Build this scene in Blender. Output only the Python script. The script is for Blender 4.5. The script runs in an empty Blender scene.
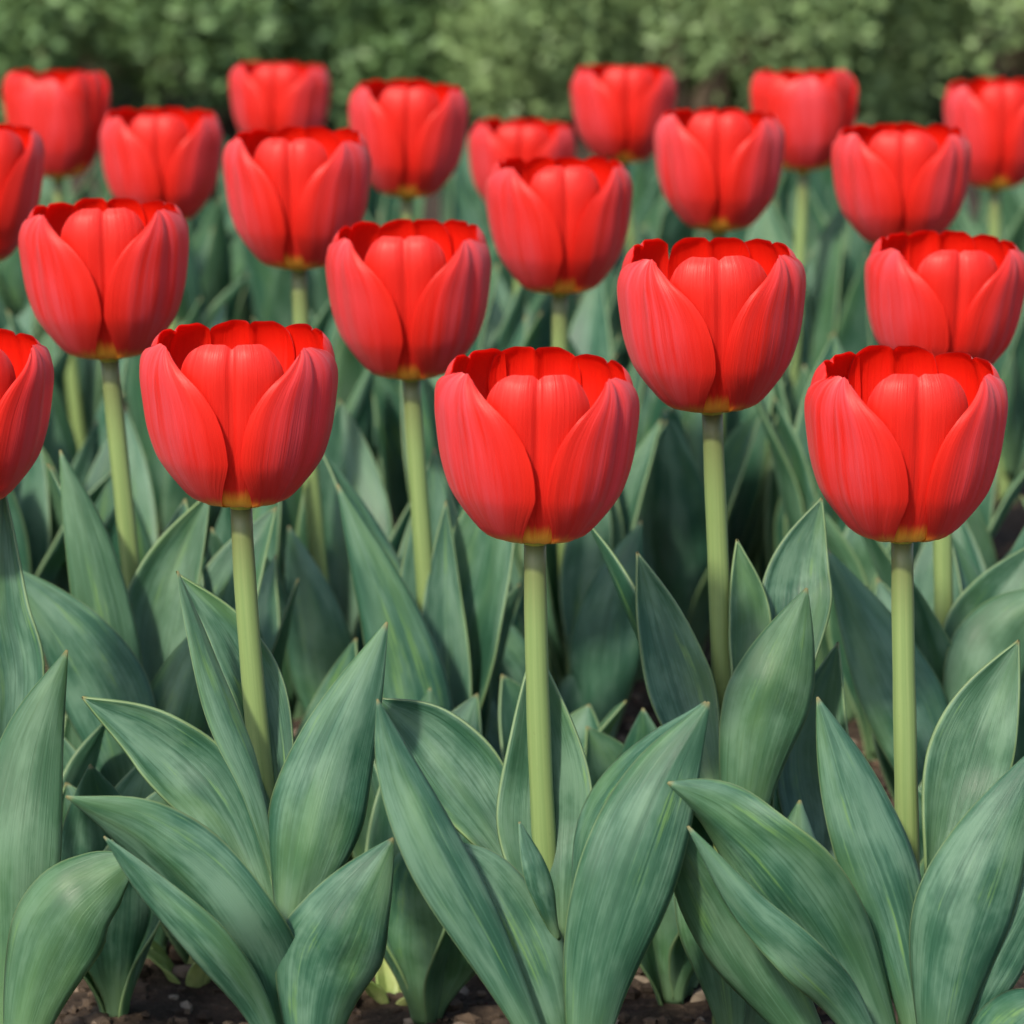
# A bed of red tulips in soft sunlight, with blurred shrubs behind.  Units: metres.
import bpy, math, random
from mathutils import Vector, noise

S = bpy.context.scene
C = S.collection
R = math.radians
random.seed(7)

# ---------------------------------------------------------------- camera, sky, sun, exposure
cam_d = bpy.data.cameras.new('camera')
cam = bpy.data.objects.new('camera', cam_d)
C.objects.link(cam)
cam.location = (0, 0, 0.46)
cam.rotation_euler = (math.pi / 2 - 0.20478, 0, 0)
cam_d.lens = 130
cam_d.sensor_width = 36
cam_d.clip_start = 0.05
cam_d.clip_end = 500
cam_d.dof.use_dof = True
cam_d.dof.focus_distance = 1.215
cam_d.dof.aperture_fstop = 17
S.camera = cam

SUN_EL, SUN_AZ = R(43), R(207)          # azimuth clockwise from +Y: behind the camera, to the left
wd = bpy.data.worlds.new('World')
S.world = wd
wd.use_nodes = True
wn = wd.node_tree.nodes
sky = wn.new('ShaderNodeTexSky')
sky.sky_type = 'NISHITA'
sky.sun_disc = False
sky.sun_elevation = SUN_EL
sky.sun_rotation = SUN_AZ
sky.air_density = 1.0
sky.dust_density = 2.0
wd.node_tree.links.new(sky.outputs[0], wn['Background'].inputs[0])
wn['Background'].inputs[1].default_value = 0.135

sl = bpy.data.lights.new('sun', 'SUN')
sl.energy = 3.2
sl.angle = R(4.0)
sl.color = (1.0, 0.90, 0.74)
sun = bpy.data.objects.new('sun', sl)
C.objects.link(sun)
sd = Vector((math.sin(SUN_AZ) * math.cos(SUN_EL), math.cos(SUN_AZ) * math.cos(SUN_EL), math.sin(SUN_EL)))
sun.rotation_euler = sd.to_track_quat('Z', 'Y').to_euler()
sun.location = (-2, -2, 4)

S.view_settings.view_transform = 'Standard'
S.view_settings.look = 'None'
S.view_settings.exposure = 1.05
S.view_settings.gamma = 1.0

# ---------------------------------------------------------------- helpers
def lerp(a, b, t): return a + (b - a) * t
def smooth(t):
    t = max(0.0, min(1.0, t)); return t * t * (3 - 2 * t)
def interp(tab, x):
    if x <= tab[0][0]: return tab[0][1]
    for (x0, y0), (x1, y1) in zip(tab, tab[1:]):
        if x <= x1: return lerp(y0, y1, (x - x0) / (x1 - x0))
    return tab[-1][1]
def spline(P, t):
    """Catmull-Rom through P (Vectors), t in 0..1."""
    n = len(P) - 1
    x = min(max(t, 0.0), 1.0) * n
    i = min(int(x), n - 1); f = x - i
    p1, p2 = P[i], P[i + 1]
    p0 = P[i - 1] if i > 0 else p1 * 2 - p2
    p3 = P[i + 2] if i + 2 <= n else p2 * 2 - p1
    return 0.5 * ((2 * p1) + (p2 - p0) * f + (2 * p0 - 5 * p1 + 4 * p2 - p3) * f * f + (3 * p1 - p0 - 3 * p2 + p3) * f ** 3)

def link(name, me, mats, parent=None):
    o = bpy.data.objects.new(name, me)
    for m in mats: me.materials.append(m)
    C.objects.link(o)
    if parent is not None: o.parent = parent
    return o
def mesh(name, V, Fc, uv=None, sm=True):
    me = bpy.data.meshes.new(name)
    me.from_pydata([tuple(v) for v in V], [], Fc)
    if uv is not None:
        l = me.uv_layers.new(name='UVMap')
        for lp in me.loops: l.data[lp.index].uv = uv[lp.vertex_index]
    if sm:
        me.polygons.foreach_set('use_smooth', [True] * len(me.polygons))
    me.update()
    return me
def grid_faces(nr, nc):
    return [(r * nc + q, r * nc + q + 1, (r + 1) * nc + q + 1, (r + 1) * nc + q) for r in range(nr - 1) for q in range(nc - 1)]
def tag(o, label=None, cat=None, group=None, kind=None):
    for k, v in (('label', label), ('category', cat), ('group', group), ('kind', kind)):
        if v: o[k] = v
    return o
def empty(name, loc):
    o = bpy.data.objects.new(name, None)
    o.location = loc; o.empty_display_size = 0.02
    C.objects.link(o)
    return o
def thicken(o, t, off=0, mat_off=0):
    m = o.modifiers.new('thickness', 'SOLIDIFY')
    m.thickness = t; m.offset = off; m.material_offset = mat_off; m.material_offset_rim = 0
    return m

# ---------------------------------------------------------------- materials
class NT:
    """Small node-graph writer."""
    def __init__(self, name):
        self.m = bpy.data.materials.new(name); self.m.use_nodes = True
        self.t = self.m.node_tree; self.t.nodes.clear()
        self.out = self.t.nodes.new('ShaderNodeOutputMaterial')
    def n(self, kind, ins=None, **props):
        x = self.t.nodes.new(kind)
        for k, v in props.items(): setattr(x, k, v)
        for k, v in (ins or {}).items():
            if isinstance(v, bpy.types.NodeSocket): self.t.links.new(v, x.inputs[k])
            else: x.inputs[k].default_value = v
        return x
    def math(self, op, a, b=0.0, cl=False):
        return self.n('ShaderNodeMath', {0: a, 1: b}, operation=op, use_clamp=cl).outputs[0]
    def mix(self, f, a, b, blend='MIX'):
        x = self.n('ShaderNodeMix', data_type='RGBA', blend_type=blend)
        for i, v in ((0, f), (6, a), (7, b)):
            if isinstance(v, bpy.types.NodeSocket): self.t.links.new(v, x.inputs[i])
            elif i == 0: x.inputs[i].default_value = v
            else: x.inputs[i].default_value = (*v, 1)
        return x.outputs[2]
    def ramp(self, f, lo, hi):
        return self.n('ShaderNodeMapRange', {0: f, 1: lo, 2: hi}, interpolation_type='SMOOTHSTEP').outputs[0]
    def uvw(self, su, sv, rnd=20.0):
        """uv scaled, shifted by a random amount per object"""
        u = self.n('ShaderNodeUVMap')
        oi = self.n('ShaderNodeObjectInfo')
        sc = self.n('ShaderNodeVectorMath', {0: u.outputs[0], 1: (su, sv, 1)}, operation='MULTIPLY')
        r = self.math('MULTIPLY', oi.outputs['Random'], rnd)
        cb = self.n('ShaderNodeCombineXYZ', {0: r, 1: r, 2: r})
        return self.n('ShaderNodeVectorMath', {0: sc.outputs[0], 1: cb.outputs[0]}, operation='ADD').outputs[0]
    def noise(self, vec, scale, det=3.0, rough=0.55):
        return self.n('ShaderNodeTexNoise', {'Vector': vec, 'Scale': scale, 'Detail': det, 'Roughness': rough}).outputs[0]
    def surface(self, col, rough=0.5, spec=0.5, bump=None, bstr=0.2, bdist=0.001, trans=None, tfac=0.3, sheen=0.0, sheen_tint=(1, 1, 1)):
        p = self.n('ShaderNodeBsdfPrincipled', {'Base Color': col if isinstance(col, bpy.types.NodeSocket) else (*col, 1),
                   'Roughness': rough, 'Specular IOR Level': spec, 'Sheen Weight': sheen, 'Sheen Tint': (*sheen_tint, 1), 'Sheen Roughness': 0.5})
        if bump is not None:
            b = self.n('ShaderNodeBump', {'Strength': bstr, 'Distance': bdist, 'Height': bump})
            self.t.links.new(b.outputs[0], p.inputs['Normal'])
        sh = p.outputs[0]
        if trans is not None:
            tr = self.n('ShaderNodeBsdfTranslucent', {'Color': trans if isinstance(trans, bpy.types.NodeSocket) else (*trans, 1)})
            sh = self.n('ShaderNodeMixShader', {0: tfac, 1: sh, 2: tr.outputs[0]}).outputs[0]
        self.t.links.new(sh, self.out.inputs[0])
        return self.m

def petal_material(name, inside, flame=0.9, yellow=(0.10, 0.22), blush=0.45, through=0.34):
    g = NT(name)
    u = g.n('ShaderNodeSeparateXYZ', {0: g.n('ShaderNodeUVMap').outputs[0]})
    U, V = u.outputs[0], u.outputs[1]
    ac = g.math('ABSOLUTE', g.math('SUBTRACT', U, 0.5))                    # 0 at the midrib, .5 at the margin
    streak = g.noise(g.uvw(26, 1.6), 1.0, 4, 0.6)
    fine = g.noise(g.uvw(90, 3.0), 1.0, 2, 0.5)
    broad = g.noise(g.uvw(3, 2.0), 1.0, 2, 0.5)
    red = g.mix(streak, (0.50, 0.006, 0.003), (0.68, 0.021, 0.009)) if not inside else g.mix(streak, (0.70, 0.006, 0.002), (0.86, 0.018, 0.003))
    if not inside:
        # the waxy rose flame along the outer face of the petal, broken into streaks
        band = g.math('SUBTRACT', 1.0, g.ramp(ac, 0.10, 0.48))
        f = g.math('MULTIPLY', band, g.ramp(g.math('ADD', g.math('MULTIPLY', streak, .7), g.math('MULTIPLY', broad, .45)), 0.38, 0.78))
        f = g.math('MULTIPLY', f, g.ramp(V, 0.08, 0.35))
        col = g.mix(g.math('MULTIPLY', f, flame), red, (0.56, 0.062, 0.080))
        # paler bloom near the rim and on the petal tip
        rim = g.math('MULTIPLY', g.ramp(V, 0.80, 1.0), g.ramp(streak, .3, .75))
        col = g.mix(g.math('MULTIPLY', rim, blush), col, (0.78, 0.12, 0.12))
    else:
        col = red
    yv = g.math('ADD', V, g.math('MULTIPLY', g.math('SUBTRACT', streak, 0.5), 0.06))
    yl = g.math('SUBTRACT', 1.0, g.ramp(g.math('SUBTRACT', yv, g.math('MULTIPLY', ac, 0.05)), *yellow))
    col = g.mix(yl, col, (0.92, 0.60, 0.05))
    h = g.math('ADD', g.math('MULTIPLY', streak, 0.6), g.math('MULTIPLY', fine, 0.4))
    return g.surface(col, 0.46 if not inside else 0.5, 0.35, h, 0.35, 0.0012, g.mix(yl, (0.75, 0.008, 0.004), (0.9, 0.6, 0.05)), through,
                     0.10 if not inside else 0.0, (1.0, 0.6, 0.62))

def leaf_material(name, dark, mid, pale, edge):
    g = NT(name)
    u = g.n('ShaderNodeSeparateXYZ', {0: g.n('ShaderNodeUVMap').outputs[0]})
    U, V = u.outputs[0], u.outputs[1]
    ac = g.math('ABSOLUTE', g.math('SUBTRACT', U, 0.5))
    rnd = g.n('ShaderNodeObjectInfo').outputs['Random']
    veins = g.noise(g.uvw(36, 1.0), 1.0, 4, 0.65)
    fine = g.noise(g.uvw(130, 2.5), 1.0, 2, 0.6)
    patch = g.noise(g.uvw(2.6, 3.6), 1.0, 4, 0.6)
    speck = g.noise(g.uvw(60, 150), 1.0, 2, 0.6)
    col = g.mix(g.ramp(g.math('ADD', g.math('MULTIPLY', veins, .5), g.math('MULTIPLY', patch, .5)), 0.36, 0.62), dark, mid)
    wax_dapple = g.math('MULTIPLY', g.ramp(g.math('ADD', patch, g.math('MULTIPLY', g.math('SUBTRACT', veins, .5), .35)), 0.40, 0.70), 0.66)  # waxy bloom, its contrast raised to paint in light and dark dapples
    col = g.mix(wax_dapple, col, pale)
    rub_dapple = g.ramp(g.math('ADD', g.noise(g.uvw(3.4, 2.2, 41), 1.0, 5, 0.65), g.math('MULTIPLY', g.math('SUBTRACT', veins, .5), .5)), 0.60, 0.74)
    col = g.mix(g.math('MULTIPLY', rub_dapple, 0.66), col, (0.120, 0.240, 0.055))                       # waxy bloom rubbed off, with lit dapples painted in: yellower green
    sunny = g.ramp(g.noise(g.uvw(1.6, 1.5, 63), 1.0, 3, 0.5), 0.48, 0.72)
    col = g.mix(g.math('MULTIPLY', sunny, 0.45), col, (0.090, 0.190, 0.058))                    # sunlit patches painted into the blade as broad yellower areas
    col = g.mix(g.math('MULTIPLY', g.ramp(fine, .35, .8), 0.12), col, pale)
    col = g.mix(g.math('MULTIPLY', g.ramp(speck, .70, .80), 0.30), col, (0.20, 0.25, 0.16))
    col = g.mix(g.math('MULTIPLY', g.math('SUBTRACT', 1.0, g.ramp(V, 0.0, 0.28)), 0.45), col, (0.16, 0.25, 0.10))   # pale sheath at the foot
    col = g.mix(g.math('MULTIPLY', g.ramp(rnd, 0.45, 1.0), 0.28), col, (0.085, 0.165, 0.060))
    em = g.ramp(g.math('ADD', ac, g.math('MULTIPLY', g.math('SUBTRACT', veins, .5), .02)), 0.474, 0.496)
    col = g.mix(g.math('MULTIPLY', em, 0.42), col, edge)
    tip = g.ramp(V, 0.975, 1.0)
    col = g.mix(g.math('MULTIPLY', tip, 0.7), col, (0.22, 0.17, 0.07))
    h = g.math('ADD', g.math('MULTIPLY', veins, 0.7), g.math('MULTIPLY', fine, 0.3))
    ro = g.n('ShaderNodeMapRange', {0: patch, 1: 0.3, 2: 0.7, 3: 0.40, 4: 0.58}).outputs[0]
    return g.surface(col, ro, 0.42, h, 0.35, 0.0012, g.mix(0.6, col, (0.24, 0.48, 0.04)), 0.30)

M_PET_OUT = petal_material('petal_outside', False)
M_PET_MID = petal_material('petal_outside_inner_whorl', False, 0.05, (0.17, 0.28), 0.22, 0.40)
M_PET_IN = petal_material('petal_inside', True, through=0.5)
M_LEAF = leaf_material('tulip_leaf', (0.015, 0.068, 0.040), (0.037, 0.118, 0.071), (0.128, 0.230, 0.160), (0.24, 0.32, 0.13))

def stem_material():
    g = NT('tulip_stem')
    u = g.n('ShaderNodeSeparateXYZ', {0: g.n('ShaderNodeUVMap').outputs[0]})
    V = u.outputs[1]
    st = g.noise(g.uvw(16, 1.5), 1.0, 3, 0.6)
    col = g.mix(g.ramp(st, .3, .7), (0.118, 0.180, 0.060), (0.160, 0.222, 0.080))
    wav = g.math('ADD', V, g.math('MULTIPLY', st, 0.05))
    col = g.mix(g.math('MULTIPLY', g.ramp(wav, 0.86, 1.02), 0.70), col, (0.085, 0.085, 0.030))    # the brownish neck, with the shade under the cup painted in
    sp = g.noise(g.uvw(22, 90), 1.0, 2, 0.5)
    col = g.mix(g.math('MULTIPLY', g.ramp(sp, .66, .78), 0.35), col, (0.10, 0.14, 0.05))
    return g.surface(col, 0.45, 0.4, st, 0.06, 0.0004)
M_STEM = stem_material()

def plain(name, a, b, scale, rough=0.6, trans=None, tf=0.2, bstr=0.4, bd=0.002):
    g = NT(name)
    co = g.n('ShaderNodeTexCoord').outputs['Object']
    nz = g.noise(co, scale, 5, 0.6)
    return g.surface(g.mix(g.ramp(nz, .3, .7), a, b), rough, 0.35, nz, bstr, bd, trans, tf)
M_YEL = plain('receptacle_yellow', (0.50, 0.36, 0.03), (0.30, 0.34, 0.06), 120, 0.5)
M_PIST = plain('pistil_green', (0.35, 0.42, 0.12), (0.48, 0.5, 0.2), 150, 0.5)

# ---------------------------------------------------------------- the ground
def soil_h(x, y):
    v = Vector((x, y, 0))
    return 0.010 * noise.noise(v * 9) + 0.006 * noise.noise(v * 31) + 0.003 * noise.noise(v * 83)
def soil():
    def axis(lo, hi, step, far):
        a = [lo + i * step for i in range(int((hi - lo) / step) + 1)]
        ext = [1, 2, 4, 8, 16, 32, 64]
        return [lo - far * e / 64 for e in reversed(ext)] + a + [hi + far * e / 64 for e in ext]
    xs = axis(-0.75, 0.75, 0.008, 150); ys = axis(0.9, 2.2, 0.008, 200)
    V = [(x, y, soil_h(x, y) if -0.8 < x < .8 and .8 < y < 2.3 else -0.004) for y in ys for x in xs]
    me = mesh('soil', V, grid_faces(len(ys), len(xs)))
    g = NT('dark_soil')
    co = g.n('ShaderNodeTexCoord').outputs['Object']
    a = g.noise(co, 40, 6, 0.65); b = g.noise(co, 220, 4, 0.6)
    col = g.mix(g.ramp(a, .35, .65), (0.018, 0.012, 0.008), (0.050, 0.035, 0.024))
    col = g.mix(g.math('MULTIPLY', g.ramp(b, .52, .7), .6), col, (0.10, 0.072, 0.05))
    m = g.surface(col, 0.9, 0.2, b, 0.8, 0.004)
    tag(link('soil', me, [m]), kind='structure')
soil()

def clods():
    g = NT('soil_crumbs')
    co = g.n('ShaderNodeTexCoord').outputs['Object']
    at = g.n('ShaderNodeAttribute', attribute_name='tone')
    nz = g.noise(co, 260, 4, 0.6)
    cr = g.n('ShaderNodeValToRGB', {0: at.outputs['Fac']})
    el = cr.color_ramp.elements
    el[0].position = 0; el[0].color = (0.028, 0.019, 0.013, 1)
    el[1].position = 1; el[1].color = (0.30, 0.25, 0.19, 1)
    for p, k in ((0.45, (0.050, 0.034, 0.023, 1)), (0.72, (0.11, 0.075, 0.05, 1)), (0.9, (0.20, 0.15, 0.11, 1))):
        e = el.new(p); e.color = k
    col = g.mix(g.math('MULTIPLY', nz, .6), cr.outputs[0], (0.04, 0.03, 0.02))
    m = g.surface(col, 0.85, 0.25, nz, 0.7, 0.002)
    rn = random.Random(3)
    ico = [(0, 0, 1), (0, 0, -1)] + [(math.cos(a * math.pi * .4 + (.2 * math.pi if j else 0) * 2) * .89, math.sin(a * math.pi * .4 + (.2 * math.pi if j else 0) * 2) * .89, .45 if j == 0 else -.45)
           for j in (0, 1) for a in range(5)]
    up = [2 + a for a in range(5)]; dn = [7 + a for a in range(5)]
    fc = [(0, up[a], up[(a + 1) % 5]) for a in range(5)] + [(1, dn[(a + 1) % 5], dn[a]) for a in range(5)]
    fc += [(up[a], dn[a], up[(a + 1) % 5]) for a in range(5)] + [(dn[a], dn[(a + 1) % 5], up[(a + 1) % 5]) for a in range(5)]
    V, Fc, tone = [], [], []
    for i in range(11000):
        y = rn.uniform(1.05, 2.0); x = rn.uniform(-.42, .42)
        r = 0.0016 * (rn.random() ** -0.42)
        r = min(r, 0.0045)
        sx, sy, sz = r * rn.uniform(.7, 1.4), r * rn.uniform(.7, 1.4), r * rn.uniform(.45, .85)
        flake = rn.random() < .05
        if flake: sx, sy, sz = rn.uniform(.004, .009), rn.uniform(.0015, .004), .0005
        a = rn.uniform(0, 6.28); ca, sa = math.cos(a), math.sin(a)
        b = len(V); t = rn.uniform(.72, 1) if flake else rn.random() ** 1.7
        z0 = soil_h(x, y) + sz * .45
        for (p, q, w) in ico:
            k = rn.uniform(.75, 1.25)
            X, Y = p * sx * k, q * sy * k
            V.append((x + X * ca - Y * sa, y + X * sa + Y * ca, z0 + w * sz * k)); tone.append(t)
        Fc += [tuple(b + j for j in f) for f in fc]
    me = mesh('soil_crumbs', V, Fc, sm=False)
    at_ = me.attributes.new('tone', 'FLOAT', 'POINT')
    at_.data.foreach_set('value', tone)
    tag(link('soil_crumbs', me, [m]), 'loose brown crumbs, pebbles and clods of soil between the plants', 'soil crumbs', kind='stuff')
clods()

# ---------------------------------------------------------------- tulip parts
PROF = [Vector((r, 0, z)) for r, z in ((.11, -.005), (.30, .012), (.50, .075), (.67, .25), (.795, .42), (.865, .56), (.935, .80), (.975, 1.07), (.998, 1.30), (.985, 1.45), (.935, 1.58), (.855, 1.665))]
HW_OUT = [(0, 27), (.10, 32), (.18, 37), (.27, 43.5), (.36, 48.5), (.45, 51), (.53, 50.5), (.60, 48.5), (.67, 44.5), (.74, 38.5), (.82, 30), (.91, 20), (1.0, 10)]
HW_FAR = [(0, 27), (.18, 40), (.36, 49), (.55, 52), (.70, 51), (.80, 47), (.88, 39), (.94, 28), (1.0, 12)]
HW_IN = [(0, 60), (.14, 42), (.3, 38), (.6, 38), (.8, 38), (.9, 37), (1.0, 35)]

def petal_mesh(az0, kind, rad, rr, hf, rn):
    """az0 = 0 faces the viewer side (-Y). rad scales radius, rr the bloom's half width."""
    nr, nc = 34, 33
    V, uv = [], []
    ht = hf * rn.uniform(1.035, 1.065) * (1.03 if az0 == 0 else 1.0) * (1.015 if abs(az0) > 100 else 1.0); lean = rn.uniform(-.015, .02)
    dep = rn.uniform(.8, 1.25); ph = rn.uniform(0, 6.3)
    a0 = R(az0 + rn.uniform(-3.5, 3.5)); ws = rn.uniform(.96, 1.05) * (.84 if az0 > 150 else 1.06 if abs(az0) > 100 else 1.0)
    for i in range(nr):
        t = i / (nr - 1)
        for j in range(nc):
            s = j / (nc - 1) * 2 - 1
            a = abs(s)
            if kind == 'out':
                hw = interp(HW_OUT if s * az0 < 0 else HW_FAR, t)      # the side towards the viewer tapers sooner than the far one
                T = 1 - .075 * a ** 2.4 * smooth(t) - .018 * math.exp(-(s / .16) ** 2)
            else:
                hw = interp(HW_IN, t)
                T = 1.012 - (.10 if abs(az0) > 100 else .19) * (abs(a - .43) / .57) ** 2.0 * (1 if a > .43 else .25) - .040 * math.exp(-(s / .075) ** 2) + .012 * math.sin(s * 4 + ph)
            T = 1 + (T - 1) * smooth(t * 1.3)
            q = spline(PROF, t * T)
            r = q.x * rad
            top = smooth((t - .15) / .75)
            # midrib crease, the two swelling halves, and the margins
            if kind == 'out':
                r *= 1 - dep * .020 * top * math.exp(-(s / .10) ** 2) + .022 * math.sin(math.pi * min(a, 1)) - .026 * a ** 3 * smooth(t * 4)
                r *= 1 + .006 * math.sin(s * 17 + ph) * smooth(t * 2)
            else:
                r *= 1 - dep * (.045 * math.exp(-(s / .055) ** 2) + .030 * math.exp(-(s / .2) ** 2)) * (0.35 + .65 * top) + .022 * math.sin(math.pi * min(a, 1)) - .03 * a ** 4
                r *= 1 + .003 * math.sin(s * 11 + ph)
            r += lean * t * t + .010 * noise.noise(Vector((s * 2 + ph, t * 3, ph)))
            az = a0 + R(hw) * ws * s
            z = q.z * ht + .012 * noise.noise(Vector((s * 3, ph, t * 2)))
            V.append((math.sin(az) * r * rr, -math.cos(az) * r * rr, z * rr))
            uv.append(((s + 1) / 2, t))
    return mesh('petal', V, grid_faces(nr, nc), uv)

def tube_mesh(name, P, rads, ns=14, cap=True):
    V, uv, Fc = [], [], []
    n = len(P)
    for i, p in enumerate(P):
        d = (P[min(i + 1, n - 1)] - P[max(i - 1, 0)]).normalized()
        x = d.cross(Vector((0, 1, 0))).normalized(); y = x.cross(d)
        for k in range(ns + 1):
            a = k / ns * 2 * math.pi
            V.append(p + (x * math.cos(a) + y * math.sin(a)) * rads[i]); uv.append((k / ns, i / (n - 1)))
    Fc = grid_faces(n, ns + 1)
    if cap:
        Fc.append(tuple(range(ns))[::-1]); Fc.append(tuple((n - 1) * (ns + 1) + k for k in range(ns)))
    return mesh(name, V, Fc, uv)

def leaf_mesh(P, hw, n0, n1, alpha, wave, rn, base_w=.30):
    """P centreline points; n0, n1 = functions of tangent giving the upper-surface normal at foot and tip."""
    nr, nc = 34, 13
    P = [Vector(p) for p in P]
    V, uv = [], []
    ph, ph2 = rn.uniform(0, 6.3), rn.uniform(0, 6.3)
    pk = rn.uniform(.44, .54)
    for i in range(nr):
        t = i / (nr - 1)
        p = spline(P, t); d = (spline(P, min(1, t + .02)) - spline(P, max(0, t - .02))).normalized()
        N = lerp(n0(d), n1(d), t); N = (N - d * N.dot(d)).normalized()
        B = d.cross(N).normalized()
        if t < pk: w = lerp(base_w, 1, smooth(t / pk) ** .8)
        else:
            x = (t - pk) / (1 - pk); w = max(.004, (1 - x ** 2.0) * (1 - .12 * x))
        w *= hw * (1 + .02 * math.sin(t * 11 + ph))
        al = lerp(1.45, alpha, smooth(t / .42)) * (1 + .25 * smooth((t - .8) / .2))
        for j in range(nc):
            s = j / (nc - 1) * 2 - 1
            b = w * math.sin(al * s) / max(al, .05); n = w * (1 - math.cos(al * s)) / max(al, .05)
            n += -w * .05 * math.exp(-(s / .14) ** 2)                                     # keel under the midrib
            pw = ph if s > 0 else ph2
            n += wave * w * abs(s) ** 2.2 * math.sin(t * 8.5 + pw) * smooth(t * 3)
            b += wave * .25 * w * s * math.sin(t * 6.5 + pw)
            n += .012 * w * math.sin(s * 9 + t * 3 + ph) + .11 * w * noise.noise(Vector((s * 1.3 + ph, t * 5.5, ph2))) * smooth(t * 4)
            V.append(p + B * b + N * n); uv.append(((s + 1) / 2, t))
    return mesh('leaf', V, grid_faces(nr, nc), uv)

TOCAM = Vector((0, -1, 0))
def facing(phi):
    """upper surface turned phi degrees from the viewer's side round the leaf's own axis"""
    def f(d):
        c = (TOCAM - d * TOCAM.dot(d)).normalized()
        return c * math.cos(R(phi)) + d.cross(c) * math.sin(R(phi))
    return f
def inward(az, tw=0.0):
    """upper surface towards the plant's axis"""
    def f(d):
        h = Vector((-math.cos(az), -math.sin(az), 0.55))
        h = (h - d * h.dot(d)).normalized()
        return h * math.cos(tw) + d.cross(h) * math.sin(tw)
    return f

def add_leaf(root, P, hw, n0, n1, alpha, wave, rn, mat=None):
    o = root.location
    me = leaf_mesh([Vector(p) - o for p in P], hw, n0, n1, alpha, wave, rn)
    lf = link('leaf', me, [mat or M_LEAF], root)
    thicken(lf, 0.0009)
    return lf

def auto_leaf(root, base, az, length, hw, l0, l1, rn, alpha=.6, wave=.06, z0=.01, mat=None):
    """a leaf growing from base towards azimuth az, leaning l0 degrees at the foot and l1 at the tip"""
    P = []; p = Vector(base) + Vector((math.cos(az) * .004, math.sin(az) * .004, z0 - .012)); n = 6
    az1 = az
    for i in range(n + 1):
        P.append(p.copy())
        l = R(lerp(l0, l1, (i / n) ** 1.6))
        az1 += rn.uniform(-.09, .09)
        p += Vector((math.sin(l) * math.cos(az1), math.sin(l) * math.sin(az1), math.cos(l))) * (length / n)
    return add_leaf(root, P, hw, inward(az, rn.uniform(-.25, .25)), inward(az, rn.uniform(-.7, .7)), alpha, wave, rn, mat)

# ---------------------------------------------------------------- the tulips
# foot on the soil, foot of the cup, turn of the bloom in degrees, label
TULIPS = [
    ((0.0199, 1.1575, 0), (0.0074, 1.1575, 0.2108), 0, 1.001, 'front red tulip in the middle of the picture, its cup hanging lowest of all'),
    ((0.1351, 1.175, 0), (0.1268, 1.175, 0.2077), 2, 1.005, 'front red tulip at right, its cup overlapping the lower edge of another bloom'),
    ((-0.0667, 1.1832, 0), (-0.0885, 1.1832, 0.2173), -2, 1.0, 'front red tulip left of centre, its stem between a narrow leaf and a broad one'),
    ((0.0765, 1.2657, 0), (0.0695, 1.2657, 0.2337), 1, 1.002, 'large red tulip right of centre, alone in the second row between two front tulips'),
    ((-0.1403, 1.413, 0), (-0.1559, 1.413, 0.2278), 3, 1.033, 'red tulip at left whose cup stands above and behind the front tulip left of centre'),
    ((-0.0287, 1.4548, 0), (-0.0403, 1.4548, 0.2132), -3, 1.032, 'red tulip just above and behind the left shoulder of the middle front cup'),
    ((0.1769, 1.437, 0), (0.1686, 1.437, 0.2155), 2, 0.981, 'red tulip at right, its lower cup hidden behind the front right cup'),
    ((-0.0781, 1.6341, 0), (-0.0948, 1.6341, 0.232), -2, 1.036, 'upper left red tulip with its long stem running behind the front left cup'),
    ((0.0327, 1.643, 0), (0.0215, 1.643, 0.2195), 4, 1.022, 'red tulip above the middle front tulip, overlapping a smaller bloom behind its left shoulder'),
    ((0.1058, 1.8249, 0), (0.1027, 1.8249, 0.2239), -3, 1.026, 'red tulip directly above the large second-row tulip right of centre'),
    ((-0.1776, 1.9604, 0), (-0.1859, 1.9604, 0.2106), 3, 1.024, 'smaller red tulip at upper left, beside a bloom with one broad central petal'),
    ((0.151, 1.7309, 0), (0.1828, 1.7309, 0.229), -2, 0.959, 'red tulip at upper right just above the bloom that the front right tulip overlaps'),
    ((-0.0458, 1.9959, 0), (-0.0569, 1.9959, 0.2203), 2, 1.058, 'small red tulip in the back, up and right of the long-stemmed upper left one'),
    ((-0.1423, 2.3536, 0), (-0.1472, 2.3536, 0.2042), -4, 1.006, 'smallest red tulip in the farthest row, its base hidden by the cup before it'),
    ((-0.2597, 2.22, 0), (-0.2732, 2.22, 0.2048), 57, 1.107, 'back row red tulip at far left with one broad petal centred on its front'),
    ((0.0906, 2.2426, 0), (0.0668, 2.2426, 0.2114), 3, 1.019, 'back row red tulip in the middle, left of the one with a centred front petal'),
    ((0.1596, 2.1805, 0), (0.172, 2.1805, 0.2135), 58, 1.02, 'back row red tulip right of centre with one broad petal centred on its front'),
    ((0.3028, 2.2187, 0), (0.2907, 2.2187, 0.1984), 2, 1.127, 'back row red tulip at the right edge of the picture'),
    ((-0.0025, 2.175, 0), (0.0053, 2.175, 0.1869), -2, 0.991, 'small red tulip mostly hidden behind a larger cup at upper middle'),
    ((-0.2338, 1.6344, 0), (-0.2413, 1.6344, 0.2338), 25, 1.058, 'smaller and upper of two red tulips cut by the left picture edge'),
    ((-0.1802, 1.2263, 0), (-0.1876, 1.2263, 0.2084), 20, 0.981, 'larger and lower of two red tulips cut by the left picture edge'),
]
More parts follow.
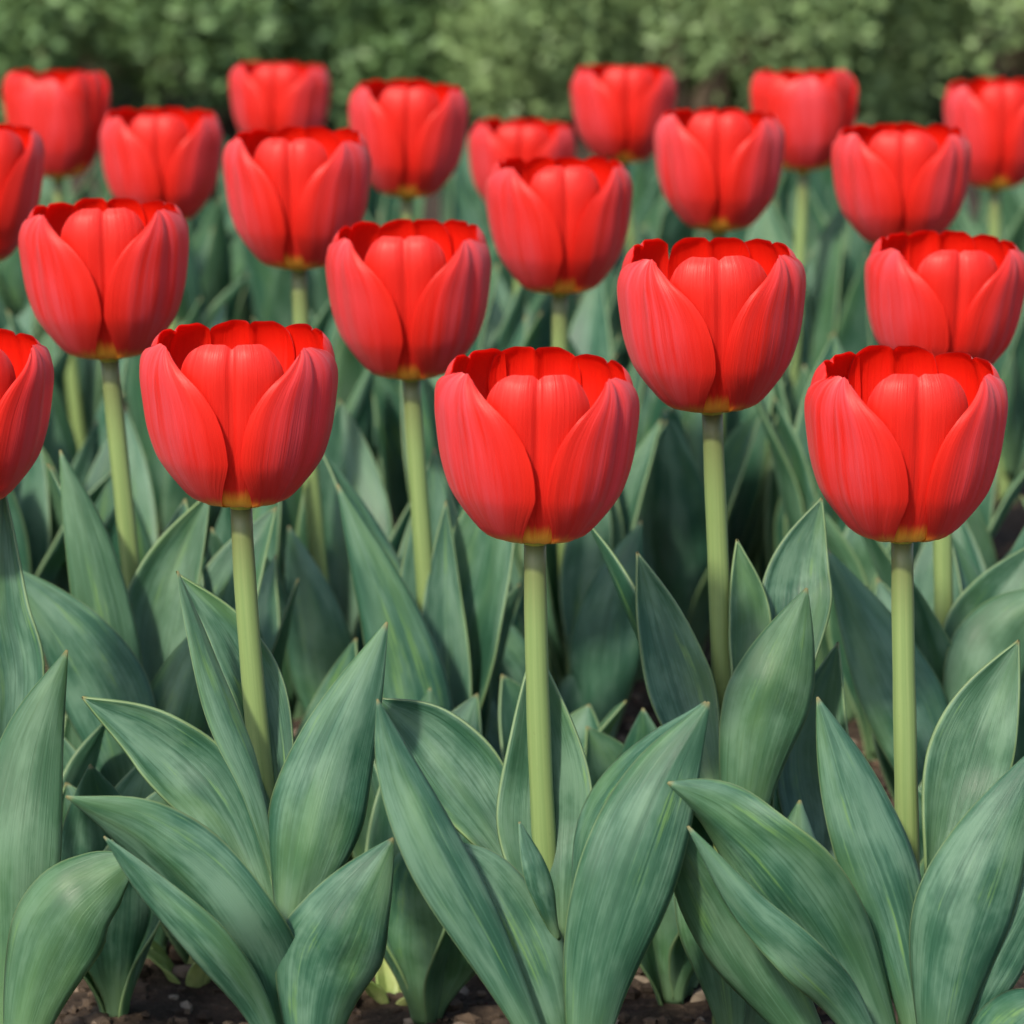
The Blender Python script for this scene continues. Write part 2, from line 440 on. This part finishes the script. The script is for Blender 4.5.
# index of the plant, centreline from foot to tip, half width, facing at foot and tip, cupping, waviness of the margins
LEAVES = [
    (20, [(-0.1726, 1.1815, 0.0173), (-0.1679, 1.186, 0.0634), (-0.1662, 1.188, 0.0978), (-0.1609, 1.1976, 0.1315), (-0.1494, 1.2065, 0.1621)], 0.0149, 165, 185, 0.7, 0.05),
    (20, [(-0.1689, 1.1642, 0.0079), (-0.1603, 1.1659, 0.0528), (-0.1487, 1.1641, 0.0811), (-0.1359, 1.1692, 0.0932), (-0.1229, 1.1732, 0.1002)], 0.0156, 165, 170, 0.7, 0.05),
    (2, [(-0.0716, 1.128, 0.0254), (-0.0776, 1.1192, 0.0691), (-0.0908, 1.1082, 0.1019), (-0.1129, 1.1078, 0.1248), (-0.1384, 1.1059, 0.1403)], 0.0163, 190, 150, 0.75, 0.25),
    (2, [(-0.0754, 1.163, 0.0711), (-0.095, 1.1787, 0.1137), (-0.1167, 1.185, 0.136), (-0.1422, 1.1848, 0.1514)], 0.0131, 0, 10, 0.7, 0.1),
    (2, [(-0.0733, 1.1488, 0.0912), (-0.0832, 1.1545, 0.1316), (-0.0961, 1.1604, 0.1635), (-0.1085, 1.1689, 0.1977)], 0.0072, 240, 232, 0.75, 0.05),
    (2, [(-0.0741, 1.1701, 0.0757), (-0.0811, 1.1887, 0.1391), (-0.0932, 1.1961, 0.1681), (-0.1109, 1.198, 0.1902)], 0.0091, 20, 15, 0.6, 0.05),
    (2, [(-0.0737, 1.1414, 0.075), (-0.0658, 1.1448, 0.111), (-0.057, 1.1503, 0.1428), (-0.0403, 1.1607, 0.1827)], 0.0154, 180, 175, 0.75, 0.04),
    (2, [(-0.0643, 1.1132, 0.0278), (-0.0613, 1.1121, 0.0716), (-0.0525, 1.1121, 0.0964), (-0.0374, 1.1177, 0.1232)], 0.0163, 185, 180, 0.8, 0.08),
    (0, [(0.0182, 1.0995, 0.0397), (-0.0022, 1.0996, 0.0842), (-0.0223, 1.0983, 0.1226), (-0.0347, 1.1038, 0.1486), (-0.0418, 1.1083, 0.1707)], 0.0096, 205, 205, 0.6, 0.04),
    (0, [(0.0177, 1.1109, 0.0454), (0.0073, 1.1123, 0.0782), (-0.0069, 1.1155, 0.1068), (-0.0195, 1.1187, 0.1222)], 0.0128, 180, 185, 0.7, 0.04),
    (0, [(0.0131, 1.156, 0.0803), (-0.0072, 1.1707, 0.1151), (-0.0254, 1.1785, 0.1378), (-0.0438, 1.1801, 0.1523)], 0.0134, 5, 10, 0.6, 0.05),
    (0, [(0.0149, 1.1454, 0.0736), (0.0107, 1.1565, 0.1074), (0.0108, 1.1644, 0.1356), (0.0072, 1.1721, 0.1726)], 0.016, 0, 0, 0.75, 0.05),
    (0, [(0.0145, 1.1161, 0.0901), (0.0088, 1.1104, 0.1117), (0.0022, 1.1141, 0.1295)], 0.0042, 200, 215, 0.8, 0.0),
    (0, [(0.0214, 1.1008, 0.0359), (0.0263, 1.1037, 0.0795), (0.0361, 1.1049, 0.115), (0.0474, 1.1118, 0.1431), (0.0615, 1.1178, 0.1673)], 0.0157, 178, 172, 0.75, 0.05),
    (0, [(0.0191, 1.1225, 0.0814), (0.0247, 1.1251, 0.1203), (0.0387, 1.1241, 0.1451), (0.0608, 1.1217, 0.1663)], 0.0083, 150, 130, 0.6, 0.03),
    (1, [(0.1293, 1.1216, 0.0245), (0.1071, 1.1168, 0.075), (0.0854, 1.1089, 0.1105), (0.0665, 1.1104, 0.1302), (0.0486, 1.1106, 0.1434)], 0.0169, 185, 150, 0.8, 0.3),
    (1, [(0.1089, 1.1283, 0.0321), (0.0809, 1.1263, 0.0717), (0.0611, 1.1226, 0.1062), (0.0502, 1.1156, 0.128)], 0.013, 170, 160, 0.5, 0.15),
    (1, [(0.1332, 1.1249, 0.0402), (0.1247, 1.1302, 0.0888), (0.1117, 1.1361, 0.1252), (0.0975, 1.1451, 0.1618)], 0.0127, 200, 195, 0.6, 0.03),
    (1, [(0.1334, 1.1163, 0.0333), (0.1388, 1.1184, 0.0827), (0.1495, 1.1223, 0.1145), (0.168, 1.1325, 0.1504)], 0.0156, 165, 180, 0.8, 0.05),
    (1, [(0.1372, 1.124, 0.0405), (0.1493, 1.1244, 0.0723), (0.1632, 1.1268, 0.0999), (0.1742, 1.1306, 0.1219)], 0.0104, 165, 180, 0.8, 0.05),
    (1, [(0.137, 1.1593, 0.0827), (0.1456, 1.1698, 0.117), (0.154, 1.1771, 0.1439), (0.1668, 1.1828, 0.1713)], 0.0143, 0, -15, 0.7, 0.05),
    (1, [(0.1408, 1.098, 0.0336), (0.1469, 1.0898, 0.0598), (0.1566, 1.0848, 0.0763), (0.17, 1.0825, 0.0819)], 0.0117, 150, 130, 0.8, 0.05),
    (3, [(0.0769, 1.2215, 0.0696), (0.0834, 1.2252, 0.1204), (0.091, 1.2275, 0.1481), (0.1009, 1.2336, 0.1772)], 0.0149, 185, 175, 0.75, 0.05),
    (3, [(0.078, 1.2515, 0.1258), (0.0831, 1.2622, 0.1574), (0.0788, 1.2663, 0.1873)], 0.0076, 10, 0, 0.9, 0.02),
    (3, [(0.0819, 1.2483, 0.0758), (0.0983, 1.2705, 0.1499), (0.1021, 1.2791, 0.1752), (0.1098, 1.284, 0.1984)], 0.0125, 0, -10, 0.7, 0.04),
    (3, [(0.0733, 1.2408, 0.089), (0.0623, 1.2531, 0.1253), (0.0537, 1.2604, 0.1524), (0.0438, 1.2654, 0.1829)], 0.0118, 5, 10, 0.7, 0.06),
    (8, [(0.0344, 1.5727, 0.0035), (0.0396, 1.5789, 0.0565), (0.0449, 1.5844, 0.0914), (0.0568, 1.5928, 0.1251)], 0.0161, 180, 172, 0.8, 0.04),
    (8, [(0.0212, 1.5727, 0.0035), (0.0079, 1.5784, 0.0476), (-0.0053, 1.5817, 0.0717), (-0.0172, 1.5865, 0.095)], 0.0108, 170, 160, 0.8, 0.05),
    (8, [(0.0213, 1.5757, -0.0066), (-0.0053, 1.5811, 0.0194), (-0.0186, 1.5874, 0.0498), (-0.0252, 1.5919, 0.0715)], 0.009, 180, 160, 0.8, 0.05),
    (8, [(0.0284, 1.6155, 0.0379), (0.0307, 1.626, 0.0817), (0.0352, 1.6334, 0.1171), (0.0329, 1.6394, 0.1527)], 0.0108, 0, 0, 0.8, 0.05),
    (6, [(0.1727, 1.3824, 0.0263), (0.1606, 1.3895, 0.0769), (0.1461, 1.3946, 0.1096), (0.122, 1.4038, 0.1541)], 0.0165, 195, 190, 0.6, 0.05),
    (6, [(0.1742, 1.3885, 0.0407), (0.1806, 1.3976, 0.0948), (0.1903, 1.4018, 0.1199), (0.2098, 1.4058, 0.139)], 0.0158, 170, 165, 0.75, 0.05),
    (6, [(0.1751, 1.4088, 0.0552), (0.1813, 1.4212, 0.105), (0.1914, 1.4277, 0.1279), (0.2094, 1.4338, 0.1509)], 0.0142, 0, -10, 0.75, 0.05),
    (5, [(-0.0285, 1.3984, 0.0007), (-0.0343, 1.4056, 0.0683), (-0.046, 1.4128, 0.1192), (-0.0687, 1.4245, 0.1754)], 0.0152, 195, 190, 0.6, 0.05),
    (5, [(-0.0289, 1.4219, 0.0056), (-0.0249, 1.4357, 0.0599), (-0.027, 1.4455, 0.0948), (-0.0278, 1.4521, 0.1263), (-0.0266, 1.4594, 0.1618)], 0.0104, 0, 0, 0.8, 0.05),
    (5, [(-0.0323, 1.3931, 0.0148), (-0.0341, 1.396, 0.0548), (-0.0329, 1.3982, 0.0785), (-0.0321, 1.4023, 0.0984)], 0.0112, 180, 175, 0.8, 0.08),
    (7, [(-0.0781, 1.5714, 0.0039), (-0.0809, 1.5745, 0.0486), (-0.0873, 1.5794, 0.0836), (-0.098, 1.5891, 0.1237)], 0.0151, 180, 182, 0.8, 0.04),
    (4, [(-0.1435, 1.3603, 0.0333), (-0.1507, 1.3705, 0.1019), (-0.1605, 1.3801, 0.1546), (-0.1729, 1.39, 0.1955)], 0.0116, 195, 190, 0.65, 0.03),
    (4, [(-0.1412, 1.3527, 0.0357), (-0.1485, 1.3539, 0.0906), (-0.1649, 1.3563, 0.127), (-0.1921, 1.3626, 0.1573)], 0.017, 185, 175, 0.65, 0.06),
    (4, [(-0.1445, 1.3815, 0.0469), (-0.1409, 1.396, 0.1033), (-0.134, 1.4052, 0.1411), (-0.1177, 1.4122, 0.1747)], 0.0139, 5, 0, 0.75, 0.05),
    (4, [(-0.1405, 1.3559, 0.0267), (-0.1362, 1.3607, 0.0729), (-0.1265, 1.3661, 0.107), (-0.1171, 1.3728, 0.1328)], 0.0139, 185, 175, 0.8, 0.05),
    (20, [(-0.1823, 1.2134, 0.0722), (-0.169, 1.2305, 0.1385), (-0.1734, 1.2391, 0.1717), (-0.1754, 1.2475, 0.2121)], 0.0088, 0, 0, 0.8, 0.05),
    (4, [(-0.1524, 1.3616, -0.0196), (-0.1594, 1.3734, 0.0372), (-0.1648, 1.3797, 0.0675), (-0.1702, 1.3868, 0.1016)], 0.0139, 0, 5, 0.7, 0.08),
    (4, [(-0.1352, 1.3521, -0.0162), (-0.1426, 1.3606, 0.0412), (-0.1539, 1.3633, 0.0623), (-0.1685, 1.3656, 0.0735)], 0.0108, 170, 160, 0.8, 0.1),
    (4, [(-0.1404, 1.3502, -0.0156), (-0.1387, 1.3561, 0.0226), (-0.1317, 1.3598, 0.0454), (-0.1194, 1.3637, 0.0642)], 0.0124, 185, 180, 0.8, 0.1),
    (5, [(-0.0106, 1.3803, -0.0469), (-0.0223, 1.3788, -0.0215), (-0.0305, 1.3796, -0.0013), (-0.0328, 1.384, 0.0197)], 0.0128, 180, 185, 0.8, 0.1),
    (5, [(-0.0445, 1.4027, -0.0132), (-0.0504, 1.4067, 0.0228), (-0.0531, 1.4108, 0.0505), (-0.0503, 1.4156, 0.0738)], 0.0128, 0, 0, 0.8, 0.1),
    (3, [(0.0918, 1.2525, 0.0226), (0.1122, 1.273, 0.0719), (0.109, 1.2855, 0.1074), (0.1173, 1.293, 0.1437)], 0.0153, 0, -10, 0.75, 0.06),
    (3, [(0.0763, 1.2008, 0.0191), (0.0716, 1.2039, 0.0539), (0.0654, 1.2068, 0.0779), (0.0606, 1.211, 0.0979)], 0.0125, 180, 175, 0.8, 0.1),
    (3, [(0.0807, 1.215, 0.0139), (0.0876, 1.222, 0.0478), (0.0964, 1.2293, 0.0744), (0.1001, 1.2381, 0.1006)], 0.0146, 180, 175, 0.8, 0.1),
    (8, [(0.0257, 1.5721, -0.0239), (0.0323, 1.5752, 0.0074), (0.0278, 1.5798, 0.0381), (0.0344, 1.5861, 0.0683)], 0.0152, 180, 175, 0.8, 0.08),
    (2, [(-0.0678, 1.117, 0.0263), (-0.0787, 1.107, 0.0668), (-0.093, 1.0943, 0.0941), (-0.1113, 1.0953, 0.1138), (-0.1258, 1.0957, 0.1304)], 0.0065, 200, 170, 0.6, 0.12),
    (1, [(0.1279, 1.1087, 0.0261), (0.1065, 1.1025, 0.07), (0.0891, 1.0918, 0.0923), (0.0719, 1.0932, 0.109), (0.0542, 1.0963, 0.1335)], 0.0078, 195, 170, 0.6, 0.22),
]
EXTRA = {3: 2, 4: 3, 5: 3, 6: 3, 7: 3, 8: 3, 9: 4, 10: 4, 11: 4, 12: 4, 13: 4, 14: 4, 15: 4, 16: 4, 17: 4, 18: 4, 19: 4, 20: 0}
HALF = 0.0319

def make_tulip(i, foot, cup, rot, hf, label):
    rn = random.Random(100 + i)
    foot = Vector(foot); cup = Vector(cup)
    foot.z = soil_h(foot.x, foot.y) - .003
    root = empty('tulip', foot)
    tag(root, label, 'tulip', 'red tulips in the bed')
    # stem
    d = cup - foot
    lat = Vector((rn.uniform(-1, 1), rn.uniform(-.6, .6), 0)) * .0025
    P = []
    for k in range(19):
        t = k / 18
        # leans most in its lower half and stands upright under the cup
        x = lerp(0, d.x, 1 - (1 - t) ** 1.25)
        P.append(Vector((x, d.y * t, (d.z + .001) * t)) + lat * math.sin(math.pi * t))
    rads = [lerp(.0044, .0036, k / 18) * (1 + .02 * math.sin(k * 2.1)) for k in range(19)]
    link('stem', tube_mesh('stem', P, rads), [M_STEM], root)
    # bloom: receptacle, six petals, pistil
    rr = HALF * rn.uniform(.985, 1.015)
    V, Fc = [], []
    prof = [(.002, -.0020), (.0037, -.0016), (.0042, -.0004), (.0044, .0010), (.0040, .0030), (.001, .0040)]
    for r, z in prof:
        for k in range(16):
            a = k / 16 * 2 * math.pi; V.append((r * math.cos(a), r * math.sin(a), z))
    n = len(prof)
    Fc = [(r * 16 + k, r * 16 + (k + 1) % 16, (r + 1) * 16 + (k + 1) % 16, (r + 1) * 16 + k) for r in range(n - 1) for k in range(16)]
    Fc += [tuple(range(16))[::-1], tuple((n - 1) * 16 + k for k in range(16))]
    bloom = link('bloom', mesh('bloom', V, Fc), [M_YEL], root)
    bloom.location = d
    bloom.rotation_euler = (R(rn.uniform(-2, 2)), R(rn.uniform(-2.2, 2.2)), R(rot))
    for az, kind, rad in ((0, 'in', .90), (180, 'in', .93), (117, 'in', .957), (-117, 'in', .947), (55, 'out', 1.0), (-55, 'out', 1.005)):
        pt = link('petal', petal_mesh(az, kind, rad, rr, hf, rn), [M_PET_OUT if kind == 'out' else M_PET_MID, M_PET_IN], bloom)
        thicken(pt, 0.0004, -1, 1).use_rim = False
    pis = []
    V = []
    for r, z in ((.0030, .003), (.0034, .012), (.0030, .020), (.0048, .023), (.0040, .026), (.001, .027)):
        for k in range(12):
            a = k / 12 * 2 * math.pi; q = 1 + .18 * math.cos(3 * a); V.append((r * q * math.cos(a), r * q * math.sin(a), z))
    Fc = [(r * 12 + k, r * 12 + (k + 1) % 12, (r + 1) * 12 + (k + 1) % 12, (r + 1) * 12 + k) for r in range(5) for k in range(12)] + [tuple(60 + k for k in range(12))]
    link('pistil', mesh('pistil', V, Fc), [M_PIST], bloom)
    return root

tulips = [make_tulip(i, *t) for i, t in enumerate(TULIPS)]
for k, (i, P, hw, f0, f1, al, wv) in enumerate(LEAVES):
    add_leaf(tulips[i], P, hw * al / math.sin(al), facing(f0), facing(f1), al, wv, random.Random(500 + k))
for i, n in EXTRA.items():
    rn = random.Random(900 + i); a0 = rn.uniform(0, 6.28)
    for k in range(n):
        if i in (3, 4, 5, 7, 8, 9, 14, 15, 16): az = .45 + 2.2 * k / (n - 1) + rn.uniform(-.25, .25)          # behind the stem
        else: az = a0 + k * 2 * math.pi / n + rn.uniform(-.5, .5)
        auto_leaf(tulips[i], tulips[i].location, az, rn.uniform(.14, .185), rn.uniform(.020, .027), rn.uniform(5, 12), rn.uniform(14, 42), rn, .6, z0=rn.uniform(.008, .04))

# ---------------------------------------------------------------- leafy tulips without blooms that fill the bed
rn = random.Random(21)
spots = []
tries = 0
while tries < 9000 and len(spots) < 118:
    tries += 1
    y = rn.uniform(1.47, 3.1); hx = 0.16 * y + .05
    x = rn.uniform(-hx, hx)
    if any((x - t.location.x) ** 2 + (y - t.location.y) ** 2 < .045 ** 2 for t in tulips): continue
    if any((x - a) ** 2 + (y - b) ** 2 < .080 ** 2 for a, b in spots): continue
    if any(0 < t.location.y - y < .35 and abs(x - t.location.x * y / t.location.y) < .032 for t in tulips[4:17]): continue
    spots.append((x, y))
spots += [(-.115, 1.35), (-.035, 1.36), (.052, 1.39), (.105, 1.35), (.165, 1.33), (-.175, 1.34), (.02, 1.42), (-.075, 1.43), (.060, 1.30), (-.032, 1.30), (-.145, 1.285), (.104, 2.02), (.135, 1.92), (.160, 1.72), (.045, 1.93), (.015, 1.75), (-.02, 1.8), (.094, 1.90), (.085, 1.78), (.168, 1.64), (.150, 1.80)]
for x, y in spots:
    root = empty('leafy_tulip', (x, y, soil_h(x, y) - .003))
    tag(root, 'leafy tulip plant without a bloom, filling the gaps among the flowering tulips', 'tulip', 'leafy tulips without blooms')
    n = rn.choice((3, 4, 4)); a0 = rn.uniform(0, 6.28)
    for k in range(n):
        auto_leaf(root, root.location, a0 + k * 2 * math.pi / n + rn.uniform(-.5, .5), rn.uniform(.075, .11) if y < 1.45 else rn.uniform(.115, .165) if y < 1.75 else rn.uniform(.135, .19), rn.uniform(.019, .027), rn.uniform(3, 10), rn.uniform(10, 38), rn, .6, z0=rn.uniform(.002, .02))

# ---------------------------------------------------------------- pale seedlings on the soil
M_SEED = plain('seedling_leaf', (0.16, 0.26, 0.06), (0.36, 0.42, 0.16), 60, 0.5, (0.3, 0.42, 0.08), 0.3)
for (x, y, lab, n, ln) in ((-.044, 1.335, 'small yellow green seedling on the soil between the front left and middle tulips', 6, .030),
                           (.062, 1.34, 'pale seedling with narrow leaves on dark soil right of the middle front tulip', 5, .034),
                           (-.122, 1.335, 'light green seedling on the soil behind the front left tulip', 5, .034)):
    r = empty('seedling', (x, y, soil_h(x, y) - .001)); tag(r, lab, 'seedling', 'seedlings on the soil')
    q = random.Random(int(x * 1000))
    for k in range(n):
        auto_leaf(r, r.location, k * 6.28 / n + q.uniform(-.4, .4), ln * q.uniform(.7, 1.2), ln * .16, 15, 75, q, .6, .1, .001, M_SEED)

# ---------------------------------------------------------------- shrubs behind the bed
def shrub_material(name, a, b, tr):
    g = NT(name)
    co = g.n('ShaderNodeTexCoord').outputs['Object']
    at = g.n('ShaderNodeAttribute', attribute_name='tone').outputs['Fac']
    nz = g.noise(co, 9, 3, .6)
    col = g.mix(g.math('ADD', g.math('MULTIPLY', at, .6), g.math('MULTIPLY', nz, .4)), a, b)
    return g.surface(col, 0.5, 0.4, None, 0, 0, tr, 0.25)
SH = {'dark': shrub_material('dark_shrub_leaf', (0.070, 0.150, 0.060), (0.140, 0.250, 0.098), (0.10, 0.20, 0.04)),
      'mid': shrub_material('green_shrub_leaf', (0.095, 0.180, 0.070), (0.180, 0.295, 0.120), (0.14, 0.24, 0.06)),
      'pale': shrub_material('sage_shrub_leaf', (0.140, 0.230, 0.092), (0.250, 0.355, 0.155), (0.18, 0.28, 0.08))}
M_TWIG = plain('shrub_twig', (0.06, 0.042, 0.028), (0.12, 0.09, 0.06), 40, 0.8)

def shrub(x, y, rx, ry, h, kind, label, nleaf, size, seed):
    q = random.Random(seed)
    root = empty('shrub', (x, y, -.004))
    tag(root, label, 'shrub', 'shrubs behind the tulip bed')
    V, Fc, tone = [], [], []
    clumps = []
    for i in range(80):
        a = q.uniform(0, 6.28); u = q.uniform(.05, .95)
        k = q.uniform(.5, 1.0) * (math.sqrt(1 - ((u - .4) / .6) ** 2) if u > .4 else .85 + .15 * u / .4)
        clumps.append((Vector((math.cos(a) * rx * k, math.sin(a) * ry * k, u * h * .9)), q.uniform(.10, .20) * min(rx, h) * 1.5, q.random()))
    for i in range(nleaf):
        c, cr, ct = q.choice(clumps)
        v = Vector((q.gauss(0, 1), q.gauss(0, 1), q.gauss(0, .8))).normalized() * cr * q.uniform(.35, 1.05)
        p = c + v
        if p.z < .02: p.z = q.uniform(.02, .12)
        d = (v.normalized() * .7 + Vector((q.uniform(-1, 1), q.uniform(-1, 1), q.uniform(-.4, 1)))).normalized()
        sd_ = d.cross(Vector((q.uniform(-1, 1), q.uniform(-1, 1), q.uniform(-1, 1)))).normalized()
        up = sd_.cross(d)
        L_ = size * q.uniform(.6, 1.35); w = L_ * q.uniform(.22, .34)
        b = len(V)
        V += [p, p + d * L_ * .5 + sd_ * w + up * w * .3, p + d * L_ - up * L_ * .12, p + d * L_ * .5 - sd_ * w + up * w * .3, p + d * L_ * .5]
        Fc += [(b, b + 1, b + 4), (b + 1, b + 2, b + 4), (b + 2, b + 3, b + 4), (b + 3, b, b + 4)]
        t = max(0, min(1, .55 * ct + .45 * q.random()))
        tone += [t] * 5
    me = mesh('foliage', V, Fc)
    me.attributes.new('tone', 'FLOAT', 'POINT').data.foreach_set('value', tone)
    link('foliage', me, [SH[kind]], root)
    for i in range(6):
        c = q.choice(clumps)[0]
        P = [Vector((q.uniform(-.04, .04), q.uniform(-.04, .04), 0)), c * .4 + Vector((0, 0, .1 * h)), c * .85]
        P = [spline(P, k / 8) for k in range(9)]
        link('branch', tube_mesh('branch', P, [lerp(.010, .003, k / 8) for k in range(9)], 7), [M_TWIG], root)

shrubs = [
    (.04, 5.05, .36, .26, .85, 'pale', 'taller pale shrub standing behind the gap between the mid green and pale low shrubs'),
    (-.98, 4.6, .40, .32, .72, 'dark', 'dark green shrub at the far left end of the row'),
    (-.52, 4.5, .34, .30, .66, 'mid', 'mid green shrub behind the left part of the bed'),
    (-.10, 4.7, .34, .30, .72, 'mid', 'bushy mid green shrub left of the pale ones, behind the bed'),
    (.22, 4.5, .32, .30, .58, 'pale', 'pale sage green shrub behind the middle of the bed, next to a dark one'),
    (.62, 4.6, .34, .30, .60, 'pale', 'pale sage green shrub behind the right part of the bed'),
    (1.02, 4.5, .36, .30, .62, 'pale', 'pale sage green shrub at the far right end of the row'),
]
for i, (x, y, rx, ry, h, k, lab) in enumerate(shrubs):
    shrub(x, y, rx, ry, h, k, lab, 30000, .017, 40 + i)
back = [(-1.7, 6.0, 'dark'), (-.85, 5.9, 'mid'), (0.0, 6.1, 'dark'), (.85, 5.9, 'mid'), (1.7, 6.0, 'mid')]
for i, (x, y, k) in enumerate(back):
    shrub(x, y, .65, .5, 1.3, k, 'tall leafy shrub in the second row, behind the low shrubs', 9000, .06, 70 + i)
